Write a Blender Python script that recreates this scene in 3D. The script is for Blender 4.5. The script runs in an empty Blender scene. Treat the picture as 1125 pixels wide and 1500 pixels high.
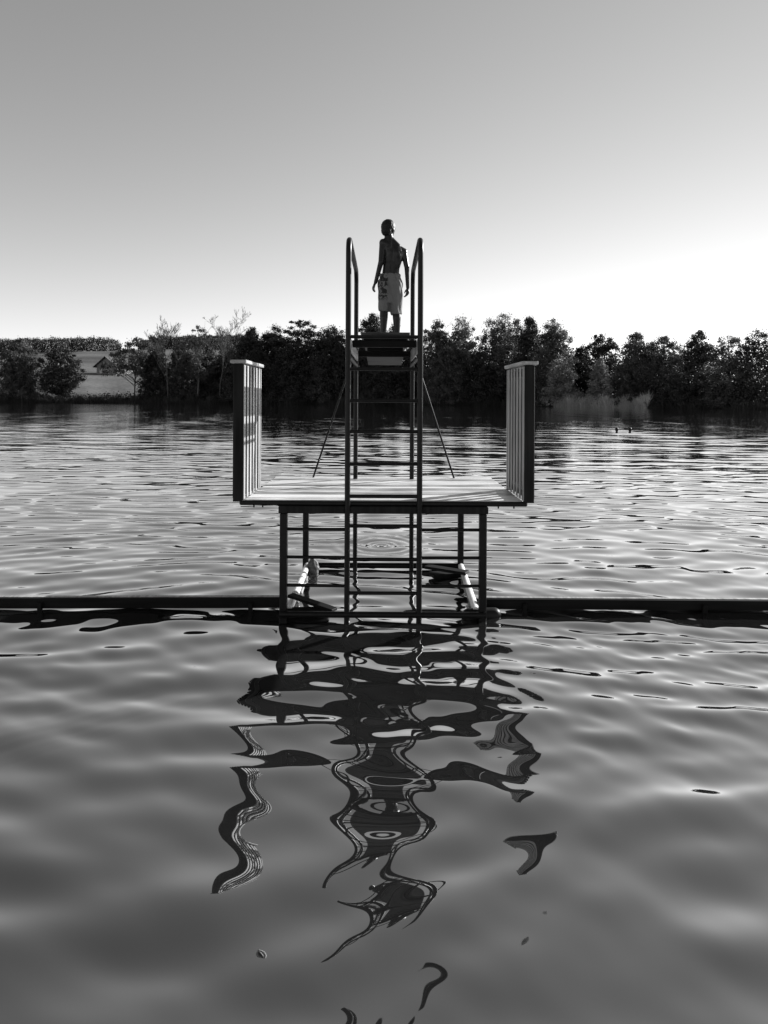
import bpy, bmesh, math, random
import numpy as np
from mathutils import Vector, Matrix, noise as mnoise

random.seed(7)
scene = bpy.context.scene
COL = scene.collection
R = math.radians

# ------------------------------------------------------------------ basics
CAM_Z = 2.25
SUN_EL, SUN_AZ = R(22.0), R(54.0)          # azimuth measured from +Y towards +X


def link(o):
    COL.objects.link(o)
    return o


def tag(o, label=None, cat=None, group=None, kind=None):
    for k, v in (('label', label), ('category', cat), ('group', group), ('kind', kind)):
        if v:
            o[k] = v
    return o


def empty(name, loc=(0, 0, 0)):
    o = bpy.data.objects.new(name, None)
    o.location = loc
    o.empty_display_size = 0.3
    return link(o)


def attach(o, parent):
    """Parent o (built in world coordinates) to an unrotated parent."""
    o.parent = parent
    p = parent
    loc = Vector((0, 0, 0))
    while p is not None:
        if p.type == 'EMPTY':
            loc = loc + Vector(p.location)
        p = p.parent
    if parent.type == 'EMPTY':
        o.matrix_parent_inverse = Matrix.Translation(-loc)
    return o


# ------------------------------------------------------------------ materials
class NT:
    def __init__(self, name):
        self.m = bpy.data.materials.new(name)
        self.m.use_nodes = True
        self.t = self.m.node_tree
        self.t.nodes.clear()
        self.out = self.t.nodes.new('ShaderNodeOutputMaterial')

    def n(self, typ, **kw):
        nd = self.t.nodes.new(typ)
        for k, v in kw.items():
            if k in nd.bl_rna.properties:
                setattr(nd, k, v)
            else:
                nd.inputs[k.replace('_', ' ')].default_value = v
        return nd

    def l(self, a, b):
        self.t.links.new(a, b)


def g(v):
    return (v, v, v, 1.0)


def ramp(nt, src, stops):
    r = nt.n('ShaderNodeValToRGB')
    els = r.color_ramp.elements
    while len(els) < len(stops):
        els.new(0.5)
    for e, (p, v) in zip(els, stops):
        e.position = p
        e.color = g(v)
    nt.l(src, r.inputs['Fac'])
    return r.outputs['Color']


def mat_wood(name, lo, hi, axis='X', rough=0.6, bump=0.3, spec=0.4, plank=0.0):
    nt = NT(name)
    tc = nt.n('ShaderNodeTexCoord')
    mp = nt.n('ShaderNodeMapping')
    s = {'X': (1.2, 26, 26), 'Y': (26, 1.2, 26), 'Z': (26, 26, 1.2)}[axis]
    mp.inputs['Scale'].default_value = s
    nt.l(tc.outputs['Object'], mp.inputs['Vector'])
    a = nt.n('ShaderNodeTexNoise', Scale=1.0, Detail=6.0, Roughness=0.62)
    nt.l(mp.outputs['Vector'], a.inputs['Vector'])
    b = nt.n('ShaderNodeTexNoise', Scale=2.3, Detail=4.0)
    nt.l(tc.outputs['Object'], b.inputs['Vector'])
    ad = nt.n('ShaderNodeMath', operation='MULTIPLY_ADD')
    nt.l(b.outputs['Fac'], ad.inputs[0])
    ad.inputs[1].default_value = 0.6
    nt.l(a.outputs['Fac'], ad.inputs[2])
    if plank:                                   # every plank weathered a little differently
        ge = nt.n('ShaderNodeNewGeometry')
        a2 = nt.n('ShaderNodeMath', operation='MULTIPLY_ADD')
        nt.l(ge.outputs['Random Per Island'], a2.inputs[0])
        a2.inputs[1].default_value = plank
        nt.l(ad.outputs[0], a2.inputs[2])
        ad = nt.n('ShaderNodeMath', operation='SUBTRACT')
        nt.l(a2.outputs[0], ad.inputs[0])
        ad.inputs[1].default_value = plank * 0.4
    col = ramp(nt, ad.outputs[0], [(0.55, lo), (0.78, (lo + hi) / 2), (1.0, hi)])
    p = nt.n('ShaderNodeBsdfPrincipled', Roughness=rough)
    p.inputs['Specular IOR Level'].default_value = spec
    nt.l(col, p.inputs['Base Color'])
    bp = nt.n('ShaderNodeBump', Strength=bump, Distance=0.006)
    nt.l(a.outputs['Fac'], bp.inputs['Height'])
    nt.l(bp.outputs['Normal'], p.inputs['Normal'])
    nt.l(p.outputs[0], nt.out.inputs['Surface'])
    return nt.m


def mat_plain(name, lo, hi, scale=6.0, rough=0.5, metallic=0.0, spec=0.5, bump=0.15, dist=0.004):
    nt = NT(name)
    tc = nt.n('ShaderNodeTexCoord')
    a = nt.n('ShaderNodeTexNoise', Scale=scale, Detail=5.0, Roughness=0.6)
    nt.l(tc.outputs['Object'], a.inputs['Vector'])
    col = ramp(nt, a.outputs['Fac'], [(0.3, lo), (0.7, hi)])
    p = nt.n('ShaderNodeBsdfPrincipled', Roughness=rough, Metallic=metallic)
    p.inputs['Specular IOR Level'].default_value = spec
    nt.l(col, p.inputs['Base Color'])
    bp = nt.n('ShaderNodeBump', Strength=bump, Distance=dist)
    nt.l(a.outputs['Fac'], bp.inputs['Height'])
    nt.l(bp.outputs['Normal'], p.inputs['Normal'])
    nt.l(p.outputs[0], nt.out.inputs['Surface'])
    return nt.m


def mat_leaf(name, lo, hi, trans=0.35):
    nt = NT(name)
    tc = nt.n('ShaderNodeTexCoord')
    a = nt.n('ShaderNodeTexNoise', Scale=0.35, Detail=3.0)
    nt.l(tc.outputs['Object'], a.inputs['Vector'])
    w = nt.n('ShaderNodeTexWhiteNoise')
    ge = nt.n('ShaderNodeNewGeometry')
    ad = nt.n('ShaderNodeMath', operation='MULTIPLY_ADD')
    nt.l(ge.outputs['Random Per Island'], ad.inputs[0])
    ad.inputs[1].default_value = 0.45
    nt.l(a.outputs['Fac'], ad.inputs[2])
    col = ramp(nt, ad.outputs[0], [(0.4, lo), (0.95, hi)])
    d = nt.n('ShaderNodeBsdfPrincipled', Roughness=0.55)
    d.inputs['Specular IOR Level'].default_value = 0.25
    nt.l(col, d.inputs['Base Color'])
    t = nt.n('ShaderNodeBsdfTranslucent')
    nt.l(col, t.inputs['Color'])
    mx = nt.n('ShaderNodeMixShader')
    mx.inputs['Fac'].default_value = trans
    nt.l(d.outputs[0], mx.inputs[1])
    nt.l(t.outputs[0], mx.inputs[2])
    nt.l(mx.outputs[0], nt.out.inputs['Surface'])
    return nt.m


M = {}
M['deck'] = mat_wood('weathered_deck_wood', 0.07, 0.68, 'X', rough=0.42, spec=0.3, bump=0.6, plank=0.5)
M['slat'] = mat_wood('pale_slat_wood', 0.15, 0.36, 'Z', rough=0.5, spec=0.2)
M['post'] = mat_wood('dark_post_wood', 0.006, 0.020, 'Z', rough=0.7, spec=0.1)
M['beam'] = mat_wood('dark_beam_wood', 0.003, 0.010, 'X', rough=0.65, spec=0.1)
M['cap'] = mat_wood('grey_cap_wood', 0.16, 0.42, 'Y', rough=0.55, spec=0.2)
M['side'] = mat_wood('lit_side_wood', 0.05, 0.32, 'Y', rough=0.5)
M['board'] = mat_wood('board_wood', 0.002, 0.06, 'X', rough=0.5, spec=0.2)
M['steel'] = mat_plain('dark_painted_steel', 0.004, 0.009, 14.0, rough=0.36, spec=0.16, bump=0.1)
M['pipe'] = mat_plain('white_plastic_pipe', 0.62, 0.82, 9.0, rough=0.35)
M['collar'] = mat_plain('grey_pipe_collar', 0.2, 0.35, 9.0, rough=0.4)
M['rubber'] = mat_plain('black_rubber', 0.004, 0.012, 12.0, rough=0.45, spec=0.2)
M['buoy'] = mat_plain('chalky_buoy', 0.02, 0.10, 14.0, rough=0.6, bump=0.5, dist=0.02)
M['skin'] = mat_plain('silhouette_skin', 0.008, 0.014, 12.0, rough=0.34, spec=0.28, bump=0.05)  # base darkened below real skin tone, backlit silhouette put into the colour
M['hair'] = mat_plain('dark_short_hair', 0.003, 0.010, 160.0, rough=0.5, spec=0.2, bump=0.6, dist=0.004)
M['bark'] = mat_plain('dark_bark', 0.03, 0.07, 3.0, rough=0.9, bump=0.5, dist=0.05)
M['palebark'] = mat_plain('pale_bark', 0.045, 0.11, 2.0, rough=0.85, bump=0.4, dist=0.04)
M['leaf_dark'] = mat_leaf('dark_foliage', 0.018, 0.05, 0.25)
M['leaf_mid'] = mat_leaf('mid_foliage', 0.022, 0.12, 0.38)
M['leaf_pale'] = mat_leaf('pale_foliage', 0.08, 0.28, 0.4)
M['reed'] = mat_leaf('reed_blades', 0.28, 0.6, 0.45)
M['reed_dark'] = mat_leaf('dark_reed_blades', 0.015, 0.05, 0.25)
M['wall'] = mat_wood('barn_boards', 0.10, 0.22, 'Z', rough=0.8)
M['rooftile'] = mat_plain('old_roof_tiles', 0.03, 0.07, 1.5, rough=0.8)
M['plaster'] = mat_plain('pale_plaster', 0.35, 0.5, 1.5, rough=0.9)
M['glass'] = mat_plain('dark_window_glass', 0.01, 0.02, 2.0, rough=0.1)


def mat_ground():
    nt = NT('meadow_and_bank')
    tc = nt.n('ShaderNodeTexCoord')
    a = nt.n('ShaderNodeTexNoise', Scale=0.02, Detail=6.0)
    nt.l(tc.outputs['Object'], a.inputs['Vector'])
    b = nt.n('ShaderNodeTexNoise', Scale=0.5, Detail=4.0)
    nt.l(tc.outputs['Object'], b.inputs['Vector'])
    ad = nt.n('ShaderNodeMath', operation='MULTIPLY_ADD')
    nt.l(b.outputs['Fac'], ad.inputs[0])
    ad.inputs[1].default_value = 0.5
    nt.l(a.outputs['Fac'], ad.inputs[2])
    col = ramp(nt, ad.outputs[0], [(0.5, 0.05), (0.75, 0.10), (0.95, 0.15)])
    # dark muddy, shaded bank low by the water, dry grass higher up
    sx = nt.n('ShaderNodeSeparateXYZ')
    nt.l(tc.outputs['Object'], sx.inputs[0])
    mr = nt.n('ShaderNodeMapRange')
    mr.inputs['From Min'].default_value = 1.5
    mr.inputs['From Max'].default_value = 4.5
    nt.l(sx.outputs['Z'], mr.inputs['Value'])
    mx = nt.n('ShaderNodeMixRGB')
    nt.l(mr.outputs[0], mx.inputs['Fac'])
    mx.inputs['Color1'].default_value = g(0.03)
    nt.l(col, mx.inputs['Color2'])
    p = nt.n('ShaderNodeBsdfPrincipled', Roughness=0.95)
    p.inputs['Specular IOR Level'].default_value = 0.1
    nt.l(mx.outputs[0], p.inputs['Base Color'])
    bp = nt.n('ShaderNodeBump', Strength=0.6, Distance=0.4)
    nt.l(b.outputs['Fac'], bp.inputs['Height'])
    nt.l(bp.outputs['Normal'], p.inputs['Normal'])
    nt.l(p.outputs[0], nt.out.inputs['Surface'])
    return nt.m


def mat_water():
    nt = NT('lake_water')
    tc = nt.n('ShaderNodeTexCoord')
    mp = nt.n('ShaderNodeMapping')
    mp.inputs['Scale'].default_value = (0.55, 2.0, 1.0)
    mp.inputs['Rotation'].default_value = (0, 0, R(4))
    nt.l(tc.outputs['Object'], mp.inputs['Vector'])
    a = nt.n('ShaderNodeTexNoise', Scale=0.9, Detail=3.0, Roughness=0.5)
    nt.l(mp.outputs['Vector'], a.inputs['Vector'])
    # patches of breeze: the ripple texture is stronger out on the open lake
    sx = nt.n('ShaderNodeSeparateXYZ')
    nt.l(tc.outputs['Object'], sx.inputs[0])
    mr = nt.n('ShaderNodeMapRange')
    mr.inputs['From Min'].default_value = 9.0
    mr.inputs['From Max'].default_value = 40.0
    mr.inputs['To Min'].default_value = 0.0
    mr.inputs['To Max'].default_value = WATER['bump']
    nt.l(sx.outputs['Y'], mr.inputs['Value'])
    bp = nt.n('ShaderNodeBump', Distance=0.16)
    nt.l(mr.outputs[0], bp.inputs['Strength'])
    nt.l(a.outputs['Fac'], bp.inputs['Height'])
    body = nt.n('ShaderNodeBsdfDiffuse')
    body.inputs['Color'].default_value = g(WATER['body'])
    gl = nt.n('ShaderNodeBsdfGlossy', Roughness=0.015)
    gl.inputs['Color'].default_value = g(0.97)
    fr = nt.n('ShaderNodeFresnel', IOR=1.36)
    nt.l(bp.outputs['Normal'], gl.inputs['Normal'])
    nt.l(bp.outputs['Normal'], fr.inputs['Normal'])
    m2 = nt.n('ShaderNodeMath', operation='POWER')
    m2.inputs[1].default_value = WATER['pow']
    nt.l(fr.outputs[0], m2.inputs[0])
    mx = nt.n('ShaderNodeMixShader')
    nt.l(m2.outputs[0], mx.inputs['Fac'])
    nt.l(body.outputs[0], mx.inputs[1])
    nt.l(gl.outputs[0], mx.inputs[2])
    nt.l(mx.outputs[0], nt.out.inputs['Surface'])
    return nt.m


WATER = dict(bump=0.16, body=0.013, pow=0.36, slope=0.070)
M['ground'] = mat_ground()
M['water'] = mat_water()


# ------------------------------------------------------------------ mesh helpers
class MB:
    """Collects shapes; build() links them as ONE mesh object."""

    def __init__(self):
        self.v, self.f = [], []

    def add(self, vs, fs):
        o = len(self.v)
        self.v += [tuple(p) for p in vs]
        self.f += [tuple(i + o for i in f) for f in fs]

    def box(self, lo, hi, bev=0.006, mat=None):
        bm = bmesh.new()
        bmesh.ops.create_cube(bm, size=1.0)
        c = [(a + b) / 2 for a, b in zip(lo, hi)]
        s = [abs(b - a) for a, b in zip(lo, hi)]
        for v in bm.verts:
            v.co = Vector((v.co.x * s[0], v.co.y * s[1], v.co.z * s[2]))
        if bev:
            bmesh.ops.bevel(bm, geom=bm.edges[:], offset=min(bev, min(s) * 0.3), segments=1, affect='EDGES')
        for v in bm.verts:
            v.co += Vector(c)
            if mat:
                v.co = mat @ v.co
        bm.verts.index_update()
        self.add([v.co for v in bm.verts], [[v.index for v in f.verts] for f in bm.faces])
        bm.free()

    def bar(self, p0, p1, w, h, bev=0.004):
        """A rectangular board from p0 to p1, w wide (level), h thick."""
        p0, p1 = Vector(p0), Vector(p1)
        d = p1 - p0
        L = d.length
        d.normalize()
        side = Vector((0, 0, 1)).cross(d)
        if side.length < 1e-4:
            side = Vector((1, 0, 0))
        side.normalize()
        up = d.cross(side)
        mt = Matrix((side, d, up)).transposed().to_4x4()
        mt.translation = (p0 + p1) / 2
        self.box((-w / 2, -L / 2, -h / 2), (w / 2, L / 2, h / 2), bev, mt)

    def tube(self, pts, rad, seg=14, cap=True):
        pts = [Vector(p) for p in pts]
        rads = rad if isinstance(rad, (list, tuple)) else [rad] * len(pts)
        n = len(pts)
        tang = []
        for i in range(n):
            t = (pts[min(i + 1, n - 1)] - pts[max(i - 1, 0)])
            tang.append(t.normalized() if t.length > 1e-9 else Vector((0, 0, 1)))
        ref = Vector((0, 0, 1)) if abs(tang[0].z) < 0.9 else Vector((1, 0, 0))
        u = tang[0].cross(ref).normalized()
        vs, fs = [], []
        for i in range(n):
            u = (u - tang[i] * u.dot(tang[i])).normalized()
            w = tang[i].cross(u)
            for k in range(seg):
                a = 2 * math.pi * k / seg
                vs.append(pts[i] + (u * math.cos(a) + w * math.sin(a)) * rads[i])
        for i in range(n - 1):
            for k in range(seg):
                k2 = (k + 1) % seg
                fs.append((i * seg + k, i * seg + k2, (i + 1) * seg + k2, (i + 1) * seg + k))
        if cap:
            fs.append(tuple(range(seg - 1, -1, -1)))
            fs.append(tuple((n - 1) * seg + k for k in range(seg)))
        self.add(vs, fs)

    def ball(self, c, r, rot=None, nu=20, nv=12, cut=None):
        """Ellipsoid with radii r."""
        rot = rot or Matrix.Identity(3)
        c = Vector(c)
        vs, fs = [], []
        for j in range(1, nv):
            th = math.pi * j / nv
            for i in range(nu):
                a = 2 * math.pi * i / nu
                vs.append(c + rot @ Vector((r[0] * math.sin(th) * math.cos(a), r[1] * math.sin(th) * math.sin(a), r[2] * math.cos(th))))
        top, bot = len(vs), len(vs) + 1
        vs += [c + rot @ Vector((0, 0, r[2])), c - rot @ Vector((0, 0, r[2]))]
        for j in range(nv - 2):
            for i in range(nu):
                i2 = (i + 1) % nu
                fs.append((j * nu + i, (j + 1) * nu + i, (j + 1) * nu + i2, j * nu + i2))
        for i in range(nu):
            i2 = (i + 1) % nu
            fs.append((top, i, i2))
            fs.append((bot, (nv - 2) * nu + i2, (nv - 2) * nu + i))
        self.add(vs, fs)

    def limb(self, p0, r0, p1, r1, flat=1.0, seg=16, round_ends=True):
        """Tapered capsule; flat squeezes it in Y about its own axis."""
        p0, p1 = Vector(p0), Vector(p1)
        d = (p1 - p0).normalized()
        pts, rr = [], []
        if round_ends:
            for k in range(5):
                a = math.pi / 2 * k / 5
                pts.append(p0 - d * r0 * math.cos(a)); rr.append(max(r0 * math.sin(a), 1e-3))
        for k in range(7):
            t = k / 6
            pts.append(p0.lerp(p1, t)); rr.append(r0 + (r1 - r0) * t)
        if round_ends:
            for k in range(4, -1, -1):
                a = math.pi / 2 * k / 5
                pts.append(p1 + d * r1 * math.cos(a)); rr.append(max(r1 * math.sin(a), 1e-3))
        o = len(self.v)
        self.tube(pts, rr, seg)
        if flat != 1.0:
            dd = p1 - p0
            L2 = dd.dot(dd)
            for i in range(o, len(self.v)):
                v = Vector(self.v[i])
                t = (v - p0).dot(dd) / L2
                ax = p0 + dd * t
                v.y = ax.y + (v.y - ax.y) * flat
                self.v[i] = tuple(v)

    def build(self, name, mat, parent=None, smooth=False, angle=None):
        me = bpy.data.meshes.new(name)
        me.from_pydata(self.v, [], self.f)
        me.validate()
        me.update()
        me.materials.append(mat)
        if smooth:
            me.polygons.foreach_set('use_smooth', [True] * len(me.polygons))
            if angle:
                me.set_sharp_from_angle(angle=R(angle))
        o = link(bpy.data.objects.new(name, me))
        if parent is not None:
            attach(o, parent)
        return o


def np_mesh(name, verts, quads, mat, smooth=False):
    """verts (n,3), quads (m,4) -> mesh object data, fast."""
    me = bpy.data.meshes.new(name)
    verts = np.ascontiguousarray(verts, dtype=np.float32)
    quads = np.ascontiguousarray(quads, dtype=np.int32)
    m = len(quads)
    me.vertices.add(len(verts))
    me.vertices.foreach_set('co', verts.ravel())
    me.loops.add(m * 4)
    me.loops.foreach_set('vertex_index', quads.ravel())
    me.polygons.add(m)
    me.polygons.foreach_set('loop_start', np.arange(0, m * 4, 4, dtype=np.int32))
    if smooth:
        me.polygons.foreach_set('use_smooth', np.ones(m, dtype=bool))
    me.update(calc_edges=True)
    me.validate()
    me.materials.append(mat)
    return me


def np_obj(name, verts, quads, mat, parent=None, smooth=False):
    o = link(bpy.data.objects.new(name, np_mesh(name, verts, quads, mat, smooth)))
    if parent is not None:
        attach(o, parent)
    return o


def remeshed(mb, name, mat, voxel, smooth_iter=4, parent=None, wrinkle=None):
    """Fuse overlapping closed shapes into one continuous skin."""
    me = bpy.data.meshes.new('tmp')
    me.from_pydata(mb.v, [], mb.f)
    me.update()
    bm = bmesh.new(); bm.from_mesh(me)
    bmesh.ops.recalc_face_normals(bm, faces=bm.faces[:])
    bm.to_mesh(me); bm.free()
    tmp = link(bpy.data.objects.new('tmp', me))
    r = tmp.modifiers.new('r', 'REMESH'); r.mode = 'VOXEL'; r.voxel_size = voxel
    s = tmp.modifiers.new('s', 'SMOOTH'); s.iterations = smooth_iter; s.factor = 0.5
    bpy.context.view_layer.update()
    dg = bpy.context.evaluated_depsgraph_get()
    res = bpy.data.meshes.new_from_object(tmp.evaluated_get(dg))
    bpy.data.objects.remove(tmp)
    if wrinkle:
        cn = [(v.co.copy(), v.normal.copy()) for v in res.vertices]
        new = [c + wrinkle(c, n) for c, n in cn]
        res.vertices.foreach_set('co', [q for c in new for q in c])
        res.update()
    res.name = name
    res.materials.clear()
    res.materials.append(mat)
    res.polygons.foreach_set('use_smooth', [True] * len(res.polygons))
    o = link(bpy.data.objects.new(name, res))
    if parent is not None:
        attach(o, parent)
    return o


# ------------------------------------------------------------------ terrain
def sstep(a, b, x):
    t = np.clip((x - a) / (b - a), 0, 1)
    return t * t * (3 - 2 * t)


def shore_r(az):
    """Distance of the waterline from the jetty, by azimuth (0 = straight across)."""
    return np.interp(az, [-3.2, -1.2, -0.55, -0.4, -0.2, 0.0, 0.18, 0.28, 0.40, 0.55, 1.2, 3.2],
                     [60, 230, 290, 285, 262, 250, 238, 214, 205, 200, 170, 60]) \
        + 2.2 * np.sin(az * 47.0) + 1.4 * np.sin(az * 113.0 + 1.0)


def ground_h(x, y):
    x = np.asarray(x, dtype=float); y = np.asarray(y, dtype=float)
    r = np.hypot(x, y); az = np.arctan2(x, y)
    s = r - shore_r(az)
    left = np.interp(s, [-40, -6, 0, 6, 25, 60, 150, 250, 420, 520, 700, 1500],
                     [-3, -0.6, -0.05, 0.9, 3.2, 8.0, 17.0, 27.5, 47.5, 49.0, 45.0, 25.0])
    flat = np.interp(s, [-40, -6, 0, 5, 40, 300, 1500], [-3, -0.6, -0.05, 0.8, 1.6, 6.0, 12.0])
    w = sstep(-0.10, -0.24, az) * sstep(-1.6, -0.9, az)
    w = np.where(s < 6, w * 0 + np.minimum(w, 1), w)
    h = flat * (1 - w) + left * w
    hill = 3 * np.exp(-((az + 0.26) / 0.10) ** 2) * sstep(330, 480, s)
    dip = -9 * np.exp(-((az + 0.56) / 0.12) ** 2) * sstep(200, 420, s)
    return h + hill + dip


def gh(x, y):
    return float(ground_h(x, y))


az = np.concatenate([np.linspace(-math.pi, -0.75, 60, endpoint=False), np.linspace(-0.75, 0.75, 260, endpoint=False),
                     np.linspace(0.75, math.pi, 61)])
rr = np.concatenate([np.array([0.5, 20, 40, 55]), np.linspace(62, 330, 120), np.geomspace(336, 6000, 60)])
A, RR = np.meshgrid(az, rr)
X, Y = RR * np.sin(A), RR * np.cos(A)
Z = ground_h(X, Y)
Z = np.where(RR < 56, -3.0, Z)


def grid_quads(nr, na):
    i = np.arange(nr - 1)[:, None] * na + np.arange(na - 1)[None, :]
    return np.stack([i, i + 1, i + na + 1, i + na], axis=-1).reshape(-1, 4)


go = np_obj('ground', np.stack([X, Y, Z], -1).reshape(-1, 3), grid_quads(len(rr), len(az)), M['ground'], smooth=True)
tag(go, 'pale meadow hill and dark low bank on the far shore', None, None, 'structure')

# ------------------------------------------------------------------ water
def build_water():
    rng = np.random.default_rng(42)
    az = np.concatenate([np.linspace(-math.pi, -0.70, 40, endpoint=False), np.linspace(-0.70, 0.70, 520, endpoint=False),
                         np.linspace(0.70, math.pi, 41)])
    rr = np.concatenate([[0.4, 1.0], np.geomspace(1.6, 330, 1350)])
    A, RR = np.meshgrid(az, rr)
    X, Y = RR * np.sin(A), RR * np.cos(A)
    step = np.gradient(rr)[:, None] * np.ones_like(A)
    H = np.zeros_like(X)
    comps = []
    # (wavelength range, count, direction spread, rms slope share)
    for lo, hi, n, spread, share in ((1.6, 3.6, 12, 0.28, 0.17), (0.8, 1.6, 20, 0.30, 0.32), (0.30, 0.8, 54, 0.33, 1.15), (0.16, 0.30, 40, 0.42, 0.60)):
        for k in range(n):
            lam = math.exp(rng.uniform(math.log(lo), math.log(hi)))
            th = rng.normal(0.06, spread)
            kk = 2 * math.pi / lam
            slope = WATER['slope'] * share * math.sqrt(2.0 / n)
            comps.append((lam, kk * math.sin(th), kk * math.cos(th), slope / kk, rng.uniform(0, 2 * math.pi)))
    # slow bending of the crests so that no straight combs appear
    wx = 0.35 * np.sin(0.31 * X + 0.17 * Y + 1.0) + 0.22 * np.sin(0.83 * X - 0.41 * Y)
    wy = 0.35 * np.sin(0.27 * X - 0.33 * Y + 2.0) + 0.22 * np.sin(0.71 * Y + 0.62 * X)
    near = sstep(3.2, 9.0, Y)
    open_lake = 0.95 - 0.27 * sstep(6.0, 9.5, RR)          # a calmer lane beyond the boom
    far = 1.0 + 1.3 * sstep(18, 50, RR)
    gust = 1.0 + 0.25 * np.sin(0.19 * X + 0.6 * np.sin(0.11 * Y)) * np.sin(0.16 * Y + 0.4) + 0.25 * np.sin(0.031 * X + 1.0 + np.sin(0.05 * Y)) * np.sin(0.075 * Y)
    for lam, kx, ky, a, ph in comps:
        att = np.clip((lam / step - 4.0) / 4.0, 0, 1)
        short = 1.0 if lam > 0.30 else (0.30 + 0.70 * sstep(3.2, 5.2, Y))      # long lazy ripples by the jetty
        H += a * att * short * np.sin(kx * (X + wx) + ky * (Y + wy) + ph)
    H *= open_lake * gust * far
    # rings spreading from a small splash beyond the tower
    d = np.hypot(X + 0.03, Y - 10.5)
    H += 0.008 * np.exp(-(d / 0.33) ** 2) * np.cos(d * 60.0) + 0.005 * np.exp(-((d - 0.5) / 0.3) ** 2) * np.cos(d * 34.0)
    # wakes of the two swimmers
    for sx, sy in ((16.35, 47.9), (17.3, 47.9)):
        d = np.hypot((X - sx) * 0.6, Y - sy)
        H += 0.03 * np.exp(-(d / 1.6) ** 2) * np.cos(d * 4.5)
    H *= np.where(np.abs(A) > 0.8, 0.3, 1.0)
    return np_obj('lake_water', np.stack([X, Y, H], -1).reshape(-1, 3), grid_quads(len(rr), len(az)), M['water'], smooth=True)


tag(build_water(), 'rippled lake water mirroring the sky and the tower', None, None, 'structure')


# ------------------------------------------------------------------ diving tower
tower = empty('diving_tower', (0, 8.0, 0))
tag(tower, 'dark diving tower standing in the lake with tall ladder, deck and slatted screens', 'diving tower')

LX, FY, BY = 1.02, 7.0, 9.0
DECK = 1.205
# legs
for sx in (-1, 1):
    for y in (FY, BY):
        m = MB(); m.box((sx * LX - 0.038, y - 0.038, -2.5), (sx * LX + 0.038, y + 0.038, 1.074), 0.008)
        m.build('leg', M['steel'], tower)
# timber beams under the deck
for y in (FY, BY):
    m = MB(); m.box((-1.07, y - 0.05, 1.076), (1.07, y + 0.05, 1.150), 0.006)
    m.build('cross_beam', M['post'], tower)
for sx in (-1, -0.34, 0.34, 1):
    m = MB(); m.box((sx * 0.985 - 0.03, FY + 0.06, 1.082), (sx * 0.985 + 0.03, BY - 0.06, 1.148), 0.006)
    m.build('joist', M['beam'], tower)
# deck edge frame and planks
m = MB()
m.box((-1.475, FY - 0.02, 1.152), (1.475, FY + 0.03, 1.199), 0.012)
m.box((-1.475, BY + 0.10, 1.152), (1.475, BY + 0.15, 1.174), 0.005)
for sx in (-1, 1):
    m.box((sx * 1.425 - 0.025, FY + 0.032, 1.152), (sx * 1.425 + 0.025, BY + 0.098, 1.172), 0.005)
fr = m.build('deck_frame', M['steel'], tower)
for sx, y in ((-1.24, FY), (-1.33, FY), (1.18, FY), (1.34, FY), (-0.60, FY), (0.71, FY)):
    m = MB(); m.tube([(sx, y + 0.01, 1.156), (sx, y + 0.01, 1.128)], 0.008, 8)
    m.build('bolt', M['steel'], fr)
m = MB()
rng = random.Random(3)
y = FY + 0.034
while y < BY + 0.09:
    w = 0.138
    dz = rng.uniform(-0.002, 0.002)
    m.box((-1.432 + rng.uniform(-0.004, 0.004), y, 1.176 + dz), (1.432 + rng.uniform(-0.004, 0.004), y + w - 0.008, DECK + dz), 0.004)
    y += w
m.build('deck', M['deck'], tower)

m = MB(); m.box((-1.395, FY + 0.05, 1.154), (1.395, BY + 0.08, 1.1705), 0.003)  # added dark sheet that puts the shade under the deck into colour
m.build('underdeck_shade_panel', M['beam'], tower)
# ladder: two rails that run up, over and down to the rear posts
RX, RF, RB, RTOP = 0.367, 6.955, 8.9, 3.90


def rail_path(x):
    r = 0.17
    p = [(x, RF, -1.2), (x, RF, 1.0), (x, RF, 2.5)]
    for k in range(9):
        a = math.pi / 2 * k / 8
        p.append((x, RF + r - r * math.cos(a), RTOP - r + r * math.sin(a)))
    for k in range(9):
        a = math.pi / 2 * k / 8
        p.append((x, RB - r + r * math.sin(a), RTOP - r + r * math.cos(a)))
    p += [(x, RB, 2.5), (x, RB, 1.0), (x, RB, -1.2)]
    return p


for sx in (-1, 1):
    m = MB(); m.tube(rail_path(sx * RX), 0.029, 18)
    m.build('ladder_rail', M['steel'], tower, True, 50)
for z in (2.88, 2.551, 2.229, 1.914, 1.585, 1.256, 0.952, 0.612, 0.269):
    m = MB(); m.tube([(-RX + 0.022, RF, z), (RX - 0.022, RF, z)], 0.0185, 14)
    m.build('rung', M['steel'], tower, True, 50)
# lower railings left and right of the ladder
for sx in (-1, 1):
    for z in (0.909, 0.6225, 0.333):
        m = MB(); m.tube([(sx * (RX + 0.02), RF + 0.03, z), (sx * (LX - 0.03), FY, z)], 0.017, 12)
        m.build('side_bar', M['steel'], tower, True, 50)
# bottom frame at the water
m = MB(); m.tube([(-LX - 0.03, FY - 0.045, 0.048), (LX + 0.03, FY - 0.045, 0.048)], 0.032, 14)
m.build('bottom_bar', M['steel'], tower, True, 50)
m = MB(); m.tube([(-LX + 0.03, BY, 0.05), (LX - 0.03, BY, 0.05)], 0.036, 14)
m.build('bottom_bar', M['steel'], tower, True, 50)
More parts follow.
